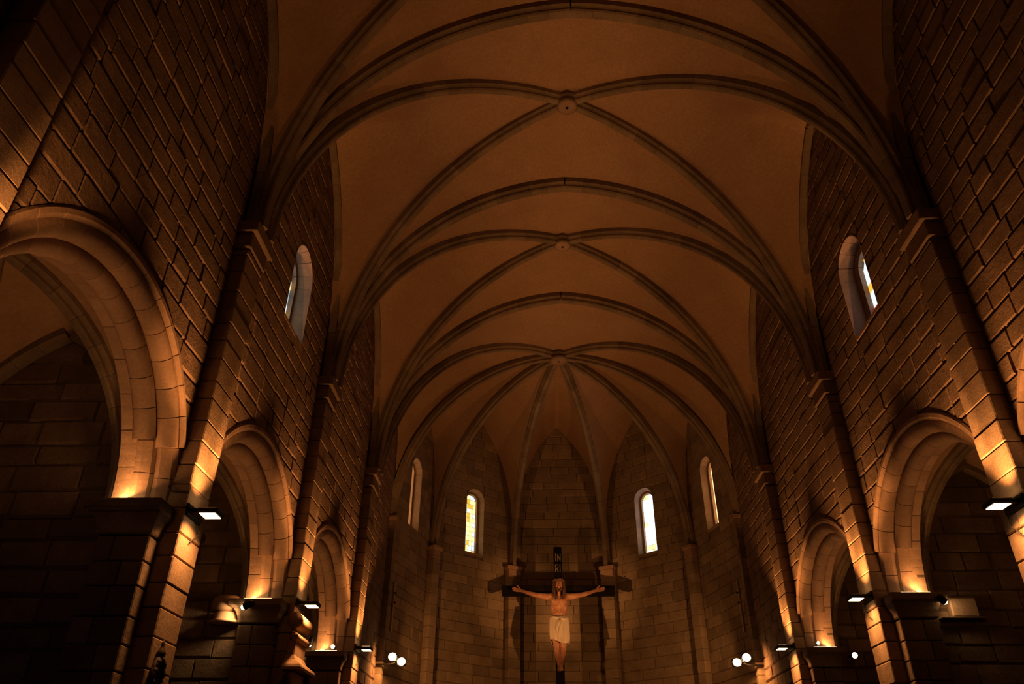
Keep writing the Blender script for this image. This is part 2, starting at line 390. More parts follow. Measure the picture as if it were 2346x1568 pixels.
# ------------------------------------------------------------------ window builder
def window(n, frame, u, zc, r, zb, label, depth=.30, step=.10, colours=(0,), seed=1, gdepth=.09):
    O, U, N = frame; rnd = random.Random(seed)
    def P(a, z, d): return O+U*a+Vector((0,0,z))+N*d
    root = empty('window_%d' % n, P(u, zb, 0), label, kind='structure')
    # reveal of voussoir and jamb stones
    ri = r-.055; prof = []
    pts = [(u-r, zb, u-ri, zb)]; nj = max(4, int((zc-zb)/.3))
    path = [(-1, zb+(zc-zb)*k/nj) for k in range(nj)]+[('a', pi-pi*k/6) for k in range(7)]+[(1, zc-(zc-zb)*k/nj) for k in range(1, nj+1)]
    def pos(q, rr):
        if q[0] == 'a': return (u+rr*cos(q[1]), zc+rr*sin(q[1]))
        return (u+q[0]*rr, q[1])
    for q0, q1 in zip(path, path[1:]):
        V = []; F = []; sub = 4 if 'a' in (q0[0], q1[0]) else 1; rows = []
        g = .004
        for k in range(sub+1):
            f = k/sub; qa = q0 if f < 1 else q1
            if q0[0] == 'a' and q1[0] == 'a': qa = ('a', q0[1]+(q1[1]-q0[1])*(.02+.96*f))
            elif sub > 1: qa = q0 if f < .5 else q1
            i = len(V); a = pos(qa, r+.02); b_ = pos(qa, ri); c = pos(qa, ri-.0); e_ = pos(qa, ri-step); 
            V += [P(*a, .004), P(pos(qa, r)[0], pos(qa, r)[1], .004), P(*b_, -depth), P(*e_, -depth), P(*e_, -depth-gdepth-.06), P(*a, -depth-gdepth-.06)]
            rows.append(i)
        if sub == 1:      # small open joint
            pass
        for a, b_ in zip(rows, rows[1:]):
            for j in range(5): F.append((a+j, a+j+1, b_+j+1, b_+j))
        F.append(tuple(range(rows[0], rows[0]+6))); F.append(tuple(range(rows[-1], rows[-1]+6))[::-1])
        mo('reveal_stone', V, F, M['dress'], root)
    V = []; F = []      # sloping sill
    a0 = [P(u-r, zb, .01), P(u+r, zb, .01), P(u+ri-step, zb+.10, -depth-gdepth), P(u-ri+step, zb+.10, -depth-gdepth), P(u-r, zb-.06, .01), P(u+r, zb-.06, .01), P(u+r, zb-.06, -depth-.15), P(u-r, zb-.06, -depth-.15)]
    V = a0; F = [(0,1,2,3),(4,5,1,0),(4,7,6,5),(1,5,6,2),(0,3,7,4),(3,2,6,7)]; mo('sill', V, F, M['dress'], root)
    # leaded glass
    rg = ri-step; d = -depth-gdepth; z = zb+.02; cw = rg/2.0; k = 0; ch_ = .16
    g = .006
    while z < zc+rg-.02:
        for c in range(4):
            l = u-rg+c*cw+g; r_ = l+cw-2*g; t = min(z+ch_-2*g, zc+rg)
            V = []
            def lim(a): return zc+sqrt(max(0, rg*rg-(a-u)**2))
            if min(lim(l), lim(r_)) <= z+.01: 
                if max(lim(l), lim(r_)) <= z+.02: continue
            tl, tr = max(z+.004, min(t, lim(l))), max(z+.004, min(t, lim(r_)))
            q = [(l, z), (r_, z), (r_, tr), (l, tl)]
            V = [P(*p, d+.004) for p in q]+[P(*p, d-.004) for p in q]
            mo('pane', V, [(0,1,2,3),(7,6,5,4),(0,4,5,1),(1,5,6,2),(2,6,7,3),(3,7,4,0)], GL[rnd.choice(colours)], root)
        z += ch_
    # lead behind the panes, one sheet edge to edge
    n_ = 16; V = [P(u+rg*1.05*cos(pi*k/n_), zc+rg*1.05*sin(pi*k/n_), d-.02) for k in range(n_+1)]+[P(u-rg*1.05, zb, d-.02), P(u+rg*1.05, zb, d-.02)]
    V2 = [Vector(v)-N*.02 for v in V]; m_ = len(V)
    mo('lead_backing', V+V2, [tuple(range(m_)), tuple(range(2*m_-1, m_-1, -1))]+[(i, m_+i, m_+(i+1) % m_, (i+1) % m_) for i in range(m_)], M['lead'], root)
    return root

# ------------------------------------------------------------------ nave walls, pilasters, arcade arches
PROF = {}
def ell(ct, cr, at, ar, a0, a1, n): return [(ct+at*cos(a0+(a1-a0)*k/n), cr+ar*sin(a0+(a1-a0)*k/n)) for k in range(n+1)]
ORD = [('label_stone', [(-.045,2.10),(-.02,2.12),(.10,2.12),(.10,2.01),(-.01,2.01),(-.045,2.05)], None),
       ('outer_roll', ell(.125,1.955,.135,.12,.78*pi,1.80*pi,10)+[(.22,2.06),(.02,2.06)], [(.0,2.02),(.03,1.96),(.14,1.89),(.20,1.89),(.20,2.06),(0,2.06)]),
       ('inner_roll', ell(.315,1.81,.13,.115,.78*pi,1.78*pi,10)+[(.40,2.0),(.22,2.0)], [(.19,1.88),(.21,1.82),(.30,1.755),(.37,1.75),(.37,2.0),(.19,2.0)]),
       ('soffit_stone', [(.36,1.745),(.55,1.745),(.58,1.78),(.58,2.0),(.36,2.0)], None)]
BAYS = [(YP[0]+PWID, YP[1]), (YP[1]+PWID, YP[2]), (YP[2]+PWID, YP[3])]
bayword = ['in the nearest bay', 'in the bay with the clerestory window', 'in the bay nearest the apse']
sideword = {-1: 'left', 1: 'right'}
def arcade(s, b):
    y0, y1 = BAYS[b]; cy = (y0+y1)/2; zc = ZI[s]-.02
    t = empty('arcade_arch', (s*XW, cy, zc), '%s round chapel arch with two roll mouldings %s' % (sideword[s], bayword[b]), 'arch', 'arches of the side chapels')
    for (nm, prof, square) in ORD:
        nv = {'label_stone': 17, 'outer_roll': 17, 'inner_roll': 15, 'soffit_stone': 13}[nm]; dphi = pi/nv; g = .005/1.9
        for which in (0, 1):
            pr = square if (which and square) else prof
            if which and not square: continue
            V = []; F = []; m = len(pr); sg = 3
            for k in range(sg+1):
                a = g+(dphi-2*g)*k/sg
                for (t_, r) in pr: V.append((s*t_, r*cos(a), r*sin(a)))
            for k in range(sg):
                for j in range(m): F.append((k*m+j, k*m+(j+1) % m, (k+1)*m+(j+1) % m, (k+1)*m+j))
            nb = len(V); V += V[:m]+V[sg*m:sg*m+m]; F.append(tuple(range(nb, nb+m))[::-1]); F.append(tuple(range(nb+m, nb+2*m)))
            me = flat(nm, V, F, M['dress'], nm.endswith('roll') and which == 0); PROF[nm, which] = me
        for k in range(nv):
            sq = square and (k < 2 or k >= nv-2)
            if nm == 'label_stone' and (k < 2 or k >= nv-2): continue
            inst(nm, PROF[nm, 1 if sq else 0], t, Matrix.Translation((s*XW, cy, zc)) @ Matrix.Rotation(dphi*k, 4, 'X'))
    # stilted foot of the arch orders down to the impost
    return cy, zc
def frame_nave(s): return (Vector((s*XW, 0, 0)), Vector((0, 1, 0)), Vector((-s, 0, 0)))
WIN = Op(10.98, 8.43, .52, 7.20)
for s in (-1, 1):
    fr = frame_nave(s)
    for b in range(3):
        y0, y1 = BAYS[b]; cy, zc = arcade(s, b)
        ops = [Op(cy, zc, 2.03, ZF-1)]; ops2 = [Op(cy, zc, 1.96, ZF-1)]
        if b == 1: ops.append(WIN); ops2.append(Op(WIN.u, WIN.z, WIN.r+.0, WIN.zb))
        wl = backing('wall_left' if s < 0 else 'wall_right', fr, y0-.35, y1+.35, ZI[s]-.05, ZTOP, ops2, M['mortar'])
        tag(wl, 'coursed sandstone nave wall, %s side, %s' % (sideword[s], bayword[b]), kind='structure')
        yk = (YC[b]+YC[b+1])/2; fz = lancet(2.275-.30, 8.34, 11.9)
        masonry(wl, fr, y0+.004, y1-.004, ZI[s]+.0, ZTOP, ops, M['wall'], 100*b+s+5, lav=.60 if b < 2 else .66, top=lambda u, yk=yk, fz=fz: fz(u-yk)+.1)
    # blank bay beside the apse
    wl = backing('wall_left' if s < 0 else 'wall_right', fr, YP[3]+PWID-.3, DW[1]+.02, ZF, ZTOP, [], M['mortar'])
    tag(wl, 'blank coursed sandstone wall between last pilaster and apse, %s side' % sideword[s], kind='structure')
    masonry(wl, fr, YP[3]+PWID, DW[1], .3, ZTOP, [], M['wall'], 400+s, lav=.72, top=lambda u: lancet(1.6, 8.6, 12.2)(u-19.3)+.1)
    # wall behind the viewpoint
    o = backing('wall_left' if s < 0 else 'wall_right', fr, -4.2, YP[0]+.3, ZF, ZTOP, [], M['wall']); tag(o, 'plain stone nave wall behind the viewpoint, %s side' % sideword[s], kind='structure')
    window(1 if s < 0 else 2, fr, WIN.u, WIN.z, WIN.r, WIN.zb, '%s clerestory window, round-headed, deep stone reveal, coloured leaded glass' % sideword[s], depth=.27, step=.06 if s < 0 else .16, colours=(0, 0, 4, 4, 5) if s < 0 else (0, 0, 0, 1, 2, 4, 3), seed=4)
V = []; F = []; addbox(V, F, (-5.3, -4.5, ZF), (5.3, -4.2, ZTOP)); tag(mo('wall_back', V, F, M['wall']), 'stone wall behind the viewpoint', kind='structure')
V = []; F = []; addbox(V, F, (-9, -4.5, ZF-.2), (9, 27.5, ZF)); tag(mo('floor', V, F, M['floor']), 'stone floor of the church', kind='structure')

# pilasters, capitals
ordw = ['nearest', 'second', 'third', 'last']
for s in (-1, 1):
    for i, y in enumerate(YP):
        pl = empty('pilaster', (s*XW, y+PWID/2, ZF), '%s flat stone pilaster %s' % (sideword[s], ['beside the viewpoint', 'between the first two chapel arches', 'between the second and third chapel arches', 'where the chapel arches end before the apse'][i]), 'pilaster', 'pilasters of the nave')
        rnd = random.Random(50*i+s); z = -.1
        while z < ZC-.52:
            h_ = COURSE*rnd.uniform(.85, 1.2); h_ = min(h_, ZC-.50-z); j = rnd.uniform(-.008, .008)
            if rnd.random() < .12:
                yy = y+PWID*rnd.uniform(.4, .6)
                cbox('stone', (s*(XP+j), y+.0, z+.005), (s*(XW+.04), yy-.004, z+h_-.005), .012, M['pil'], pl); cbox('stone', (s*(XP+j), yy+.004, z+.005), (s*(XW+.04), y+PWID, z+h_-.005), .012, M['pil'], pl)
            else: cbox('stone', (s*(XP+j), y+rnd.uniform(-.006, .006), z+.005), (s*(XW+.04), y+PWID, z+h_-.005), .012, M['pil'], pl)
            z += h_
        cp = empty('capital', (0, 0, 0)); put(cp, pl, (s*XP, y+.29, ZC-.5))
        cbox('necking', (s*(XP-.03), y-.03, ZC-.48), (s*(XW+.02), y+PWID+.03, ZC-.43), .02, M['pil'], cp)
        cbox('bell', (s*(XP-.01), y-.01, ZC-.43), (s*(XW+.02), y+PWID+.02, ZC-.20), .01, M['pil'], cp)
        cbox('abacus', (s*(XP-.08), y-.06, ZC-.20), (s*(XW+.02), y+PWID+.085, ZC), .015, M['pil'], cp)
        # core of the ribs between capital and the wall
        cbox('springer', (s*(XP+.02), y+.02, ZC), (s*(XW+.02), y+PWID-.02, ZC+1.1), .06, M['rib'], pl)

# ------------------------------------------------------------------ piers and imposts of the chapel arches, chapels
XB = 5.54            # back of the arch
CH = 7.95            # outer wall of the chapels
for s in (-1, 1):
    for i, y in enumerate(YP):
        zi = ZI[s]; jw = y-.22; je = y+PWID+.22         # west and east jamb faces
        pr = empty('pier', (s*XW, y+PWID/2, ZF), '%s square chapel pier of dressed blocks %s' % (sideword[s], ['beside the viewpoint', 'behind the second pilaster', 'behind the third pilaster', 'behind the fourth pilaster'][i]), 'pier', 'piers of the chapel arches')
        rnd = random.Random(9*i+s); z = zi-.38
        while z > -.4:
            h_ = .30*rnd.uniform(.85, 1.15); c = (XW+XB)/2+rnd.uniform(-.1, .1)
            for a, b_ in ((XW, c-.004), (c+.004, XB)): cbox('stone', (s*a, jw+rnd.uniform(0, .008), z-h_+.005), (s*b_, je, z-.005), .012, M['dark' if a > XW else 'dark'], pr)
            z -= h_
        # impost: slab on a hollow moulding, both jamb sides
        im = empty('impost', (s*XW, y+PWID/2, zi-.36), '%s moulded stone impost under the chapel arch, %s' % (sideword[s], ['beside the viewpoint', 'on the second pier', 'on the third pier', 'on the fourth pier'][i]), 'impost', 'imposts of the chapel arches')
        V = []; F = []; prof = [(-.36, .0), (-.34, .015), (-.30, .015), (-.27, .02), (-.20, .045), (-.14, .085), (-.125, .12), (-.10, .14)]
        def ring(z, o):
            q = [(XW-min(o, .09), jw-o), (XB+o, jw-o), (XB+o, je+o), (XW-min(o, .09), je+o)]
            if s < 0: q = [(-a, b_) for a, b_ in q][::-1]
            return [(a, b_, z) for a, b_ in q]
        for (dz, o) in prof: V += ring(zi+dz, o)
        n = len(prof)
        for k in range(n-1):
            for j in range(4): F.append((k*4+j, k*4+(j+1) % 4, (k+1)*4+(j+1) % 4, (k+1)*4+j))
        F.append((3,2,1,0)); F.append(tuple((n-1)*4+j for j in range(4))); mo('hollow_moulding', V, F, M['dark'], im)
        V = ring(zi-.10, .16)+ring(zi-.012, .16)+ring(zi, .15); F = [(3,2,1,0), (8,9,10,11)]+[(k*4+j, k*4+(j+1) % 4, (k+1)*4+(j+1) % 4, (k+1)*4+j) for k in (0,1) for j in range(4)]
        mo('slab', V, F, M['dark'], im)
        # transverse chapel wall behind the pier
        if i == 0: continue
        fr = (Vector((s*XB, jw+.16, 0)), Vector((s, 0, 0)), Vector((0, -1, 0)))
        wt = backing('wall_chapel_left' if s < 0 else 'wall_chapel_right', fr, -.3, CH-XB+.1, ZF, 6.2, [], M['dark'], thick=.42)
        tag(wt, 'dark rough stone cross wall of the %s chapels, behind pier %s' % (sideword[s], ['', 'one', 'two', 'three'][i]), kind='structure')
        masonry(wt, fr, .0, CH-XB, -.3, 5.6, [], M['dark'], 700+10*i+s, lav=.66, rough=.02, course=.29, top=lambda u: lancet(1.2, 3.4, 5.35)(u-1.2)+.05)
        # chapel outer wall and vault
        ya, yb = je-(YP[1]-YP[0]), jw+.16; yk = (ya+yb)/2; hy = (yb-ya)/2; xa, xb = XB-.06, CH; xk = (xa+xb)/2; hx = (xb-xa)/2
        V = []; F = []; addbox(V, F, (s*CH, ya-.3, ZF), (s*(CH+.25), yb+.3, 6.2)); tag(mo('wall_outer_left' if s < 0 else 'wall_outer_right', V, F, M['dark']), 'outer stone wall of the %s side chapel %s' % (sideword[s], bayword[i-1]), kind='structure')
        zk = 5.42; Lc = sqrt(hx**2+hy**2); L = sqrt((hx-.1)**2+(hy-.1)**2); A = arc(L, zk-.12-zi); zd = ext(A, zi, .14); V = []; F = []
        fy = lancet(hx-.02, zi+.25, 5.30); fx = lancet(hy-.1, zi+.0, 5.15)
        rib = lambda a: max(zi+.1, zd(a*Lc))
        for (P, Q, ze) in (((s*xa, ya), (s*xb, ya), lambda a: fy(a*hx)), ((s*xa, yb), (s*xb, yb), lambda a: fy(a*hx)), ((s*xa, ya), (s*xa, yb), lambda a: fx(a*hy)), ((s*xb, ya), (s*xb, yb), lambda a: fx(a*hy))):
            cell(V, F, (s*xk, yk), P, Q, rib, ze, 10)
        tag(mo('ceiling_chapel', V, F, M['plaster'], None, True), 'small plastered vault of the %s side chapel %s' % (sideword[s], bayword[i-1]), kind='structure')
        cr = empty('chapel_ribs', (s*xk, yk, zi), 'crossing ribs in the %s side chapel %s' % (sideword[s], bayword[i-1]), 'vault ribs', 'ribs of the chapel vaults')
        pr_ = [(l*1.0, d*.8) for l, d in PROF_D]
        for sx in (-1, 1):
            for sy in (-1, 1): voussoirs(cr, (s*xk, yk), (s*xk+sx*(hx-.1), yk+sy*(hy-.12)), zi, zk-.12-zi, pr_, 9, M['rib'])
        V, F = lathe([(.12, -.03), (.14, 0), (.14, .08), (.11, .1), (.16, .15), (.16, .22)], 16, (s*xk, yk, zk-.16)); mo('keystone', V, F, M['rib'], cr, True)
        wr = empty('wall_rib', (s*xk, yb-.05, zi+.25), 'pointed wall rib in the %s side chapel %s' % (sideword[s], bayword[i-1]), 'rib', 'wall ribs of the chapels')
        for sx in (-1, 1): voussoirs(wr, (s*xk, yb-.07), (s*xk+sx*(hx-.04), yb-.07), zi+.25, 5.20-zi-.25, [(l*1.4, d*1.1) for l, d in PROF_F], 7, M['rib'])

# ------------------------------------------------------------------ apse walls
def fr2(a, b):
    A = Vector((*a, 0)); B = Vector((*b, 0)); U = (B-A).normalized(); N = Vector((-U.y, U.x, 0))
    c = Vector((0, K3Y, 0)); 
    if (c-A).dot(N) < 0: N = -N
    return (A, U, N), (B-A).length
fac = [(-1, DW, EW, 3, 'left side facet of the apse'), (-1, EW, FW, 4, 'left diagonal facet of the apse'), (0, FW, FW, 0, 'middle facet of the apse behind the crucifix'),
       (1, FW, EW, 5, 'right diagonal facet of the apse'), (1, EW, DW, 6, 'right side facet of the apse')]
for (s, a, b, wn, lab) in fac:
    if s == 0: p, q = (-a[0], a[1]), (b[0], b[1])
    else: p, q = (s*a[0], a[1]), (s*b[0], b[1])
    f, L = fr2(p, q); ops = []
    if wn: ops = [Op(L/2-(.0 if wn in (4, 5) else (.02 if wn == 6 else 0)), 9.33, .38, 7.47)]
    wl = backing('wall_apse', f, -.12, L+.12, ZF, ZTOP, ops, M['mortar']); tag(wl, 'coursed stone wall, '+lab, kind='structure')
    g = lancet(L/2-.06, 8.8, 12.65)
    masonry(wl, f, .0, L, .3, ZTOP, ops, M['apse'], 900+wn, lav=.74, rough=.007, ch=.007, course=.30, top=lambda u: g(u-L/2)+.1)
    if wn: window(wn, f, ops[0].u, 9.33, .38, 7.47, ('tall narrow apse window, round-headed, in the '+lab.replace(' of the apse', '')), depth=.22, step=.08, colours=(0, 5, 5, 3) if wn == 4 else ((7, 7, 7, 7, 7, 5) if wn == 5 else (6,)), seed=wn)
# responds with capitals
def respond(P, wp, wid, label):
    x, y = P; c = Vector((x, y, 0)); n = (Vector((0, K3Y, 0))-c); n = Vector((-x, K3Y-y, 0)).normalized() if abs(x) < 4.5 else Vector((-1 if x > 0 else 1, 0, 0))
    if 2 < abs(x) < 4.5: n = Vector((-x, K3Y-y, 0)).normalized()
    if abs(x) < 2: n = Vector((-x*.35, -1, 0)).normalized()
    t = Vector((-n.y, n.x, 0)); root = empty('respond', (x, y, ZF), label, 'pilaster', 'responds of the apse')
    def blk(nm, hw, d0, d1, z0, z1, ch, mat, par):
        V = []; 
        for zz, k in ((z0, 0), (z0+ch, ch), (z1-ch, ch), (z1, 0)):
            e = 0 if k else ch
            for (a, b) in ((-hw+e, d0), (hw-e, d0), (hw-e, d1-e), (-hw+e, d1-e)): V.append(tuple(c+t*a+n*b+Vector((0, 0, zz))))
        F = [(3,2,1,0), (12,13,14,15)]+[(k*4+j, k*4+(j+1) % 4, (k+1)*4+(j+1) % 4, (k+1)*4+j) for k in range(3) for j in range(4)]
        return mo(nm, V, F, mat, par)
    rnd = random.Random(int(x*100)); z = .3
    while z < ZC-.42:
        h_ = min(.30*rnd.uniform(.9, 1.15), ZC-.38-z); blk('stone', wid/2, -.45, rnd.uniform(-.004, .004), z+.003, z+h_-.003, .008, M['apse'], root); z += h_
    cp = empty('capital', (0, 0, 0)); put(cp, root, (x, y, ZC-.38))
    blk('necking', wid/2+.02, -.4, .02, ZC-.38, ZC-.33, .015, M['dress'], cp); blk('bell', wid/2+.01, -.4, .01, ZC-.33, ZC-.13, .01, M['dress'], cp); blk('abacus', wid/2+.06, -.4, .06, ZC-.13, ZC, .02, M['dress'], cp)
for s in (-1, 1):
    respond((s*DP[0], DP[1]), None, .24, '%s slim respond where the apse begins, above the twin floodlights' % sideword[s])
    respond((s*EP[0], EP[1]), None, .30, '%s respond between the two apse windows' % sideword[s])
    respond((s*FP[0], FP[1]), None, .44, '%s respond behind the end of the crossbeam' % sideword[s])

# ------------------------------------------------------------------ lamps
def light(name, parent, pos, direction, power, size, col, spread=pi, kind='AREA', size_y=None):
    l = bpy.data.lights.new(name, kind); l.energy = power; l.color = col
    if kind == 'AREA':
        l.size = size; l.spread = spread
        if size_y: l.shape = 'RECTANGLE'; l.size_y = size_y
    elif kind == 'SPOT': l.spot_size = spread; l.spot_blend = .8; l.shadow_soft_size = size
    else: l.shadow_soft_size = size
    o = bpy.data.objects.new(name, l); COL.objects.link(o)
    put(o, parent, pos); o.rotation_euler = Vector(direction).to_track_quat('-Z', 'Y').to_euler(); return o
def wall_lamp(s, i, z, dim=1.0):
    y = YP[i]; x0, x1 = 4.60, 4.385
    r = empty('wall_lamp', (s*XP, y+.16, z), 'black box floodlight on the %s pilaster, %s' % (sideword[s], ['beside the viewpoint', 'next to the nearest chapel arch', 'between second and third chapel arches', 'last before the apse'][i]), 'lamp', 'floodlights on the nave pilasters')
    cbox('housing', (s*4.61, y+.03, z+.012), (s*4.37, y+.27, z+.075), .012, M['black'], r)
    V = []; F = []; addbox(V, F, (min(s*4.58, s*4.40), y+.055, z+.004), (max(s*4.58, s*4.40), y+.245, z+.013)); mo('glass', V, F, M['lamp'], r)
    V = []; F = []; addbox(V, F, (min(s*4.575, s*4.405), y+.06, z+.0755), (max(s*4.575, s*4.405), y+.24, z+.079)); mo('upper_glass', V, F, M['hot'], r)
    cbox('arm', (s*4.74, y+.10, z+.03), (s*4.60, y+.20, z+.09), .01, M['black'], r)
    cbox('back_plate', (s*4.735, y+.02, z-.02), (s*4.70, y+.42, z+.12), .008, M['black'], r)
    V, F = tube([(s*(4.70-.03*sin(k*.7)), y+.32+.06*sin(k*.9), z-.02-.05*k) for k in range(6)], .007, 6); mo('cable', V, F, M['black'], r)
    light('uplight', r, (s*4.47, y+.15, z+.095), (-s*.47, .05, 1), P_UP*(dim if i else 0), .15, WARM, pi*.28)
    light('wall_beam', r, (s*4.47, y+.15, z+.10), (s*.22, .0, 1), P_SPILL*dim*(1 if i else .25), .10, WARM, pi*.46)
    for k in (-1, 1): light('side_beam', r, (s*4.45, y+.15+k*.03, z+.11), (s*.15, k*.46, 1), P_SIDE*dim, .05, WARM, .66, 'SPOT')
    light('downlight', r, (s*4.49, y+.15, z-.0), (s*.22, .1, -1), P_DOWN*dim, .16, WARM2, pi*.66)
for s in (-1, 1):
    for i in range(4): wall_lamp(s, i, {-1: [2.93, 2.93, 2.95, 3.06], 1: [3.0, 3.0, 3.06, 3.10]}[s][i], 1.0 if i else (.6 if s < 0 else .08))
# uplights lying on the imposts, one at each foot of every chapel arch
for s in (-1, 1):
    for i in range(4):
        for k, y in ((-1, YP[i]-.22), (1, YP[i]+PWID+.22)):
            if (i == 0 and k < 0) or (i == 3 and k > 0): continue
            z = ZI[s]
            r = empty('impost_uplight', (s*5.25, y+k*.06, z), 'small uplight lying on the %s impost %s, %s side' % (sideword[s], ['beside the viewpoint', 'of the second pier', 'of the third pier', 'of the fourth pier'][i], 'west' if k < 0 else 'east'), 'lamp', 'uplights on the imposts')
            cbox('housing', (s*5.02, y+k*.095, z), (s*5.50, y+k*.05, z+.012), .003, M['black'], r)
            V = []; F = []; addbox(V, F, (min(s*5.03, s*5.49), min(y+k*.092, y+k*.053), z+.012), (max(s*5.03, s*5.49), max(y+k*.092, y+k*.053), z+.015)); mo('glass', V, F, M['hot'], r)
            light('uplight', r, (s*5.27, y+k*.075, z+.025), (s*.3, k*.5, 1), P_IMP, .44, WARM2, pi*.95, size_y=.04)
def spot(name, pos, aim, power, label, group='small spotlights', spread=2.2, rad=.055, col=HOT, arm=None):
    p = Vector(pos); d = Vector(aim).normalized(); r = empty(name, p, label, 'lamp', group)
    a = d.cross(Vector((0,0,1))).normalized() if abs(d.z) < .95 else Vector((1,0,0)); b = d.cross(a); V = []; F = []; n = 14
    for (rr, dd) in ((rad*.5, -.16), (rad*.8, -.13), (rad, -.05), (rad*1.12, 0), (rad*1.0, 0), (rad*.95, -.012)):
        for j in range(n): V.append(tuple(p+d*dd+(a*cos(2*pi*j/n)+b*sin(2*pi*j/n))*rr))
    for k in range(5):
        for j in range(n): F.append((k*n+j, k*n+(j+1) % n, (k+1)*n+(j+1) % n, (k+1)*n+j))
    F.append(tuple(range(n))[::-1]); mo('housing', V, F, M['black'], r, True)
    V = [tuple(p+d*-.006+(a*cos(2*pi*j/n)+b*sin(2*pi*j/n))*rad*.95) for j in range(n)]+[tuple(p+d*.045+(a*cos(2*pi*j/n)+b*sin(2*pi*j/n))*rad*.62) for j in range(n)]
    mo('lens', V, [tuple(n+j for j in range(n))]+[(j, (j+1) % n, n+(j+1) % n, n+j) for j in range(n)], M['hot'], r, True)
    if arm: V, F = tube([p-d*.1, Vector(arm)], .012, 6); mo('bracket', V, F, M['black'], r)
    light('beam', r, p+d*.06, d, power, rad, col, spread, 'SPOT'); return r
spot('spotlight', (-5.42, 12.40, 2.83), (-.75, .12, -.35), 26, 'small spotlight under the left impost lighting a rounded corbel', arm=(-5.35, 12.58, 2.90))
spot('spotlight', (-5.62, 17.0, 3.1), (-.3, .3, -1), 6, 'small spotlight on the left cross wall beyond the third pier', arm=(-5.62, 17.3, 3.1))
spot('spotlight', (-5.12, 17.03, 3.06), (-.1, -1, .15), 2, 'tiny spotlight standing on the left impost of the fourth pier', rad=.045)
spot('spotlight', (5.62, 12.42, 2.92), (.75, .5, -.4), 4, 'small spotlight at the right impost lighting the added stone block', arm=(5.5, 12.58, 2.95))
spot('spotlight', (5.72, 16.75, 2.86), (-.1, -.85, -.25), 2, 'round spotlight below the right impost of the fourth pier', arm=(5.72, 17.1, 2.9), rad=.06)
spot('spotlight', (5.12, 17.02, 3.14), (-.1, -.8, .5), 2, 'slim spotlight standing on the right impost of the fourth pier', rad=.03)
CXF = -.10
for s in (-1, 1):
    r = empty('twin_floodlight', (s*4.78, 20.7, 3.3), 'pair of glaring floodlights on a pole bracket, %s side of the apse' % sideword[s], 'lamp', 'twin floodlights beside the apse')
    V, F = tube([(s*4.92, 20.75, 3.30), (s*4.55, 20.7, 3.30), (s*4.42, 20.68, 3.34)], .022, 8); mo('bracket', V, F, M['black'], r)
    for k, (dx, dy, dz) in enumerate(((0, 0, .03), (.2, .22, -.05))):
        c = Vector((s*(4.47+dx*-1), 20.55+dy, 3.42+dz)); 
        cbox('housing', (c.x-.115, c.y-.01, c.z-.09), (c.x+.115, c.y+.07, c.z+.09), .012, M['black'], r)
        V = [(c.x+.105*cos(2*pi*j/16), c.y-d_, c.z+.095*sin(2*pi*j/16)) for d_ in (.010, .03) for j in range(16)]; mo('glass', V, [tuple(range(16))[::-1], tuple(range(16, 32))]+[(j, (j+1) % 16, 16+(j+1) % 16, 16+j) for j in range(16)], M['hot'], r)
    light('flood', r, (s*4.22, 20.98, 3.52), (-s*.62, .62, .16), P_FLOOD, .06, WARM2, 2.3, 'SPOT')
    light('throw', r, (s*4.18, 21.02, 3.52), (CXF-s*4.18, 25.0-21.02, 5.45-3.52), P_THROW, .05, WARM2, .46, 'SPOT')
    light('glare', r, (s*4.40, 20.50, 3.38), (s*.6, .3, -.6), 32, .1, WARM2, pi*.95)
    light('vault_beam', r, (s*4.30, 20.95, 3.58), (-s*.42, .22, 1), 12, .1, WARM, pi*.36)

# ------------------------------------------------------------------ corbels, ornaments
def half_corbel(x, y, z, r, label):
    root = empty('corbel', (x, y, z), label, 'corbel'); 
    for nm, prof in (('drum', [(r*.55, -.02), (r*.98, .02), (r*1.05, .10), (r*.98, .19), (r*.7, .24)]), ('base_moulding', [(r*.55, -.20), (r*.95, -.19), (r*.98, -.16), (r*.8, -.13), (r*.78, -.03)])):
        V, F = lathe(prof, 18, (x, y, z)); mo(nm, V, F, M['dress'], root, True)
    return root
half_corbel(-5.80, 12.74, 2.82, .27, 'rounded stone corbel lit by a spotlight in the left chapel')
r = empty('corbel', (5.98, 12.70, 2.72), 'squared stone block added for a lit patch of wall in the right chapel', 'corbel')  # added block stands in for a lit patch of the chapel wall
cbox('block', (5.80, 12.60, 2.72), (6.22, 12.85, 3.02), .02, M['pil'], r); cbox('ledge', (5.62, 12.56, 2.69), (6.30, 12.85, 2.718), .01, M['dark'], r)
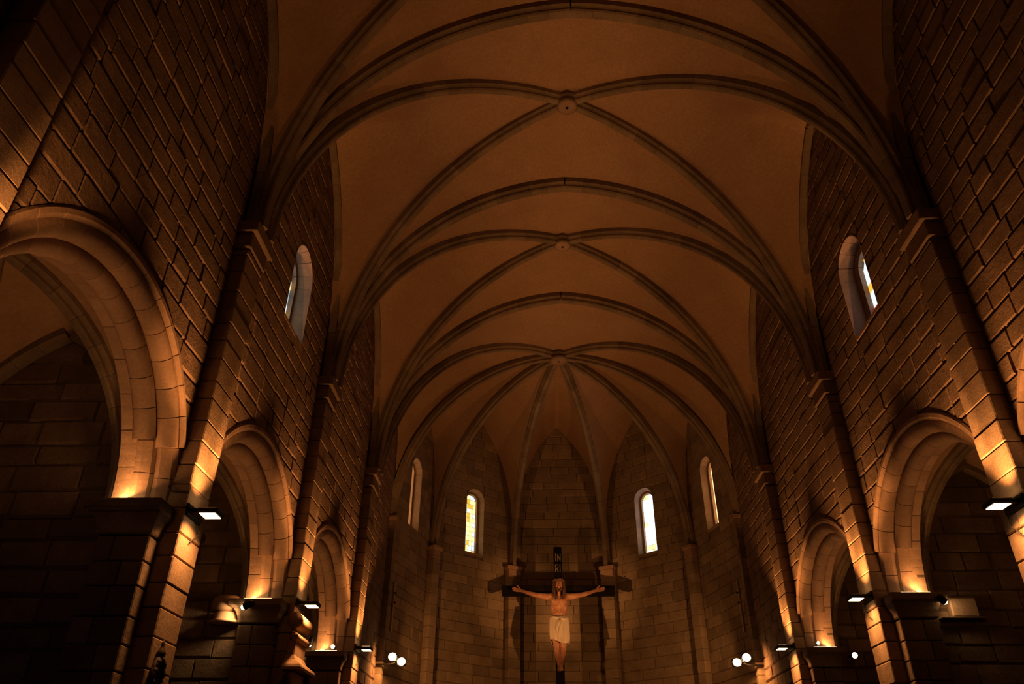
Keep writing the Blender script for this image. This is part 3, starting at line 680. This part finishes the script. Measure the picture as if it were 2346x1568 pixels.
def wreath(x, y, z, rx, rz, nrm, label, name='wreath'):       # carved oval wreath on a vertical face
    N = Vector(nrm).normalized(); T = Vector((0,0,1)).cross(N); root = empty(name, (x, y, z), label, 'ornament', 'carved wreaths on the pilasters'); c = Vector((x, y, z))
    V = []; F = []; n = 28
    pts = [c+T*(rx*cos(2*pi*k/n))+Vector((0,0,rz*sin(2*pi*k/n)))+N*(.03+.012*(k % 2)) for k in range(n+1)]; tube(pts, [.028+.012*(k % 2) for k in range(n+1)], 6, V, F); mo('ring', V, F, M['iron'], root, True)
    for k in range(10):
        a = 2*pi*k/10+.3; p = c+T*(rx*.98*cos(a))+Vector((0,0,rz*.98*sin(a)))+N*.055; V, F = lathe([(.008, -.035), (.026, -.02), (.034, 0), (.024, .022), (.006, .035)], 8, p); mo('leaf_boss', V, F, M['iron'], root, True)
    V = []; F = []
    pts = [c+T*(rx*.5*cos(4*pi*k/n)*(1-.5*k/n))+Vector((0,0,rz*.55*sin(4*pi*k/n)*(1-.5*k/n)))+N*.03 for k in range(n+1)]; tube(pts, .02, 6, V, F); mo('scroll', V, F, M['iron'], root, True)
    V, F = lathe([(.01, -.05), (.04, -.03), (.05, 0), (.03, .04), (.015, .07), (.022, .09), (.006, .14)], 10, c+Vector((0,0,rz+.06))+N*.03); mo('finial', V, F, M['iron'], root, True)
    return root
wreath(-4.71, 8.40, 1.20, .11, .18, (1, 0, 0), 'dark carved oval wreath low on the left pilaster by the nearest chapel arch')
# moulded console below the lamp on the third left pilaster
r = empty('console', (-4.6, 13.1, 1.4), 'moulded stone console with swelling rolls below the lamp on the left pilaster', 'console')
def yroll(nm, z, rad, y0, y1, out):
    V = []; F = []; n = 12; m = 6
    for k in range(m+1):
        y = y0+(y1-y0)*k/m
        for j in range(n): a = 2*pi*j/n; V.append((-4.74+out+rad*cos(a)*1.0, y, z+rad*sin(a)))
    for k in range(m):
        for j in range(n): F.append((k*n+j, k*n+(j+1) % n, (k+1)*n+(j+1) % n, (k+1)*n+j))
    F.append(tuple(range(n))[::-1]); F.append(tuple(m*n+j for j in range(n))); mo(nm, V, F, M['dress'], r, True)
yroll('upper_roll', 2.70, .13, 12.74, 13.44, .06); yroll('lower_roll', 2.45, .06, 12.70, 13.48, .10)
cbox('bell', (-4.75, 12.78, 2.16), (-4.62, 13.40, 2.40), .02, M['dress'], r)
V = []; F = []
for (z, o, e) in ((2.18, .10, .02), (2.10, .14, .06), (2.02, .26, .14), (1.98, .28, .16), (1.94, .28, .16)):
    V += [(-4.75, 12.80-e, z), (-4.72+o, 12.80-e, z), (-4.72+o, 13.38+e, z), (-4.75, 13.38+e, z)]
F = [(0,1,2,3), (19,18,17,16)]+[(k*4+j, (k+1)*4+j, (k+1)*4+(j+1) % 4, k*4+(j+1) % 4) for k in range(4) for j in range(4)]; mo('flared_dish', V, F, M['dress'], r)
cbox('panel', (-4.75, 12.70, 1.0), (-4.56, 13.45, 1.93), .02, M['dress'], r)
wreath(-4.66, 12.69, 1.58, .075, .20, (0, -1, 0), 'dark carved oval wreath on the near flank of the left console')
wreath(-4.55, 13.33, 1.62, .09, .19, (1, 0, 0), 'dark carved oval wreath on the nave face of the left console')
r = empty('iron_hook', (-4.8, 8.24, 3.15), 'rusty iron hook in a joint of the left pilaster above the lamp', 'hook')
V, F = tube([(-4.72, 8.235, 3.16), (-4.86, 8.215, 3.16), (-4.93, 8.20, 3.17), (-4.955, 8.19, 3.21), (-4.94, 8.185, 3.25)], .012, 6); mo('bar', V, F, M['iron'], r)
for s in (-1, 1):
    r = empty('wall_rail', (s*4.88, 22.2, 4.3), 'thin bright metal strip with two studs on the %s apse wall' % sideword[s], 'rail', 'metal strips on the apse walls')
    (O, U, N), L = fr2((s*DW[0], DW[1]), (s*EW[0], EW[1])); b0 = O+U*.55+N*.02; WL[r.name] = Vector(r.location)
    V = []
    for z in (4.25, 5.6):
        for a, d in ((-.02, 0), (.02, 0), (.02, .035), (-.02, .035)): V.append(tuple(b0+U*a+N*d+Vector((0,0,z))))
    mo('strip', V, [(0,1,2,3),(7,6,5,4),(0,4,5,1),(1,5,6,2),(2,6,7,3),(3,7,4,0)], M['steel'], r)
    for z in (5.28, 5.02):
        V, F = lathe([(.01, -.03), (.03, -.015), (.035, 0), (.03, .015), (.01, .03)], 8, b0+N*.06+Vector((0,0,z))); mo('stud', V, F, M['iron'], r, True)

# ------------------------------------------------------------------ crucifix
CX, CY = -.10, 25.20
cru = empty('crucifix', (CX, CY, ZF), 'large black wooden crucifix with painted figure standing before the apse wall', 'crucifix'); WL[cru.name] = Vector(cru.location)
cbox('upright', (CX-.135, CY+.02, ZF), (CX+.135, CY+.18, 7.70), .012, M['wood'], cru)
beam = cbox('crossbeam', (CX-1.83, CY+.0, 6.10), (CX+1.83, CY+.16, 6.42), .012, M['wood'], cru)
def letters(rows):
    T = {'I': [((.5, 0), (.5, 1))], 'N': [((.12, 0), (.12, 1)), ((.12, 1), (.88, 0)), ((.88, 0), (.88, 1))],
         'R': [((.12, 0), (.12, 1)), ((.12, 1), (.62, 1)), ((.62, 1), (.85, .86)), ((.85, .86), (.85, .64)), ((.85, .64), (.62, .5)), ((.62, .5), (.12, .5)), ((.45, .5), (.9, 0))]}
    for (txt, z0, hgt) in rows:
        x = CX-.093
        for chh in txt:
            wd = .055 if chh == 'I' else .115; V = []; F = []
            for (p, q) in T[chh]:
                a = Vector((x+p[0]*wd, CY+.012, z0+p[1]*hgt)); b = Vector((x+q[0]*wd, CY+.012, z0+q[1]*hgt)); d = (b-a).normalized(); nn = Vector((-d.z, 0, d.x))*.0125; i = len(V)
                a -= d*.0125; b += d*.0125
                for yy in (CY+.004, CY+.024): V += [(v.x, yy, v.z) for v in (a+nn, b+nn, b-nn, a-nn)]
                F += [tuple(i+k for k in f) for f in ((0,1,2,3),(7,6,5,4),(0,4,5,1),(1,5,6,2),(2,6,7,3),(3,7,4,0))]
            mo('letter', V, F, M['letter'], cru); x += wd+.022
letters([('IN', 7.22, .24), ('RI', 6.87, .24)])
# the figure: tapered limbs fused by a voxel remesh into one continuous body
BV = []; BF = []
def ball(c, r, sc=(1, 1, 1), n=12, m=8):
    i0 = len(BV); c = Vector(c)
    for a in range(m+1):
        th = pi*a/m
        for b in range(n): ph = 2*pi*b/n; BV.append((c.x+r*sc[0]*sin(th)*cos(ph), c.y+r*sc[1]*sin(th)*sin(ph), c.z+r*sc[2]*cos(th)))
    for a in range(m):
        for b in range(n): BF.append((i0+a*n+b, i0+(a+1)*n+b, i0+(a+1)*n+(b+1) % n, i0+a*n+(b+1) % n))
def limb(pts, rads):
    P = [Vector(p) for p in pts]
    for k in range(len(P)-1):
        n = max(3, int((P[k+1]-P[k]).length/.035))
        for j in range(n+1):
            f = j/n; ball(P[k].lerp(P[k+1], f), rads[k]+(rads[k+1]-rads[k])*f, n=10, m=6)
yb = CY-.10          # chest depth centre
for s in (-1, 1):
    # arm: shoulder, elbow, wrist; slightly raised, hand open against the beam
    limb([(CX+s*.24, yb, 6.04), (CX+s*.36, yb+.0, 6.04), (CX+s*.72, yb+.03, 6.10), (CX+s*.82, yb+.035, 6.12), (CX+s*1.20, yb+.05, 6.24)], [.115, .105, .080, .078, .050])
    wx = CX+s*1.20; ball((wx+s*.11, yb+.06, 6.27), .10, (1.05, .38, .72)); limb([(wx, yb+.05, 6.24), (wx+s*.06, yb+.055, 6.255)], [.05, .055])
    for k, (dz, ln) in enumerate(((.055, .13), (.02, .155), (-.018, .145), (-.05, .115))):
        limb([(wx+s*.17, yb+.055, 6.275+dz*.9), (wx+s*(.17+ln*.55), yb+.015, 6.28+dz*1.15), (wx+s*(.17+ln*.82), yb-.035, 6.275+dz*1.0)], [.021, .019, .015])
    limb([(wx+s*.05, yb+.045, 6.31), (wx+s*.10, yb+.005, 6.365), (wx+s*.15, yb-.02, 6.385)], [.026, .022, .018])
    # leg: hip, knee forward, ankle, foot pointing down
    fy_ = -.03 if s > 0 else .03
    limb([(CX+s*.125, yb+.0, 5.28), (CX+s*.12, yb-.13, 4.86), (CX+s*.105, yb-.22, 4.50)], [.16, .135, .098])
    limb([(CX+s*.105, yb-.22, 4.50), (CX+s*.095, yb-.12, 4.32), (CX+s*.045, yb+.0, 4.02)], [.095, .088, .055])
    limb([(CX+s*.045, yb+.0, 4.02), (CX+s*.035, yb-.03+fy_, 3.96), (CX+s*.035, yb-.08+fy_, 3.86)], [.058, .055, .042])
    for k in range(5): limb([(CX+s*(.005+.018*k), yb-.085+fy_, 3.86), (CX+s*(.003+.020*k), yb-.105+fy_, 3.80+.004*k)], [.019, .014])
    ball((CX+s*.115, yb-.125, 5.88), .125, (1.0, .55, .72))       # pectoral
    ball((CX+s*.19, yb-.02, 5.72), .13, (.62, 1.0, 1.3))           # flank, ribs
    for k in range(4): limb([(CX+s*.07, yb-.145+.006*k, 5.72-.055*k), (CX+s*.19, yb-.105, 5.69-.06*k), (CX+s*.255, yb-.0, 5.70-.05*k)], [.010, .016, .010])
    ball((CX+s*.05, yb-.115, 5.50), .065, (.8, .6, 1.2))           # abdomen
    ball((CX+s*.23, yb, 6.06), .115, (1.1, .9, .9))
ball((CX, yb-.01, 5.84), .26, (1.05, .56, 1.0)); ball((CX, yb, 5.55), .22, (.93, .58, 1.25)); ball((CX, yb, 5.30), .25, (1.0, .65, .75)); ball((CX, yb, 6.0), .2, (1.15, .5, .55))
limb([(CX, yb-.02, 6.05), (CX+.012, yb-.06, 6.22)], [.095, .082])
hc = Vector((CX+.015, yb-.10, 6.40))       # head, bowed a little forward
ball(hc, .16, (.82, .98, 1.18)); ball(hc+Vector((0, -.045, -.09)), .115, (.85, .85, 1.05)); ball(hc+Vector((0, -.075, -.155)), .06, (.9, .8, .9))
limb([hc+Vector((0, -.155, .02)), hc+Vector((0, -.192, -.055))], [.018, .030])       # nose
for s in (-1, 1):
    ball(hc+Vector((s*.055, -.135, -.01)), .03, (1.1, .6, .6)); limb([hc+Vector((s*.02, -.152, .035)), hc+Vector((s*.085, -.125, .03))], [.02, .016])   # lids and brows
    ball(hc+Vector((s*.075, -.11, -.07)), .045, (.8, .7, .9)); ball(hc+Vector((s*.135, .0, -.02)), .04, (.45, .8, 1.3))
limb([hc+Vector((-.035, -.155, -.105)), hc+Vector((.035, -.155, -.105))], [.014, .014])   # mouth
body = mo('figure', BV, BF, M['skin'], cru, True); body['label'] = 'painted crucified figure, arms outstretched, head slightly bowed'
rm = body.modifiers.new('fuse', 'REMESH'); rm.mode = 'VOXEL'; rm.voxel_size = .013; rm.use_smooth_shade = True
sm = body.modifiers.new('soft', 'SMOOTH'); sm.factor = .5; sm.iterations = 2
# hair falling on both shoulders, beard, crown, loincloth
BV = []; BF = []
for s in (-1, 1):
    for k in range(5):
        a = .35*k; limb([hc+Vector((s*.05, .02, .17)), hc+Vector((s*(.125+.012*k), -.06+.045*k, .07)), hc+Vector((s*(.145+.01*k), -.07+.05*k, -.10)), hc+Vector((s*(.135+.015*k), -.08+.05*k, -.26-.02*(4-k))), hc+Vector((s*(.12+.01*k), -.10+.05*k, -.42-.03*(4-k)))], [.05, .042, .036, .03, .012])
    limb([hc+Vector((0, .05, .18)), hc+Vector((s*.08, .1, .1)), hc+Vector((s*.1, .13, -.2))], [.06, .06, .04])
ball(hc+Vector((0, .03, .07)), .165, (.86, .95, 1.0))
o = mo('hair', BV, BF, M['hair'], body, True); rm = o.modifiers.new('fuse', 'REMESH'); rm.mode = 'VOXEL'; rm.voxel_size = .014; rm.use_smooth_shade = True
BV = []; BF = []
for s in (-1, 1): limb([hc+Vector((s*.105, -.08, -.09)), hc+Vector((s*.075, -.13, -.16)), hc+Vector((s*.02, -.135, -.235))], [.03, .042, .03])
limb([hc+Vector((-.05, -.168, -.085)), hc+Vector((.05, -.168, -.085))], [.012, .012])
o = mo('beard', BV, BF, M['hair'], body, True); rm = o.modifiers.new('fuse', 'REMESH'); rm.mode = 'VOXEL'; rm.voxel_size = .012; rm.use_smooth_shade = True
V = []; F = []
for q in range(3):
    pts = [hc+Vector((.165*cos(2*pi*k/40), .01+.185*sin(2*pi*k/40), .115+.022*sin(7*2*pi*k/40+q*2.1)+.010*cos(5*2*pi*k/40))) for k in range(41)]; tube(pts, .017, 6, V, F)
rnd = random.Random(3)
for k in range(26):
    a = 2*pi*k/26; p = hc+Vector((.17*cos(a), .01+.19*sin(a), .115)); d = Vector((cos(a), sin(a), rnd.uniform(-.8, 1.0))).normalized(); tube([p, p+d*.05], [.008, .002], 5, V, F)
mo('thorn_crown', V, F, M['thorn'], body, True)
V = []; F = []; n = 48; m = 14
for i in range(m+1):
    f = i/m; z = 5.40-.78*f
    for j in range(n):
        a = 2*pi*j/n; fold = .018*sin(9*a+2.5*f+sin(3*a))*(.3+f)+.012*sin(17*a-3*f)*(.4+f); rx = .27+.03*sin(pi*f)-.005*f+fold; ry = .19+.13*f+fold
        hem = .07*sin(2*a+.6)*f*f
        V.append((CX+rx*cos(a), yb-.10*f+ry*sin(a), z+hem))
for i in range(m):
    for j in range(n): F.append((i*n+j, i*n+(j+1) % n, (i+1)*n+(j+1) % n, (i+1)*n+j))
o = mo('loincloth', V, F, M['cloth'], body, True); so = o.modifiers.new('thick', 'SOLIDIFY'); so.thickness = .018
V = []; F = []
tube([(CX-.27, yb-.02, 5.40), (CX-.14, yb-.20, 5.36), (CX+.06, yb-.24, 5.30), (CX+.2, yb-.17, 5.31), (CX+.27, yb, 5.36)], [.035, .042, .045, .045, .04], 8, V, F)
tube([(CX+.02, yb-.24, 5.30), (CX-.02, yb-.29, 5.16), (CX-.08, yb-.34, 4.98), (CX-.04, yb-.37, 4.82)], [.05, .045, .04, .02], 8, V, F)
tube([(CX+.24, yb-.06, 5.34), (CX+.275, yb-.09, 5.1), (CX+.27, yb-.1, 4.85), (CX+.28, yb-.1, 4.58)], [.045, .04, .045, .03], 8, V, F); mo('cloth_knot', V, F, M['cloth'], o, True)

# ------------------------------------------------------------------ shift the whole place so that the floor lies at zero
for o in list(bpy.data.objects):
    if o.parent is None:
        if o == cam: o.matrix_world = Matrix.Translation((0, 0, EYE)) @ o.matrix_world
        else: o.location.z += EYE
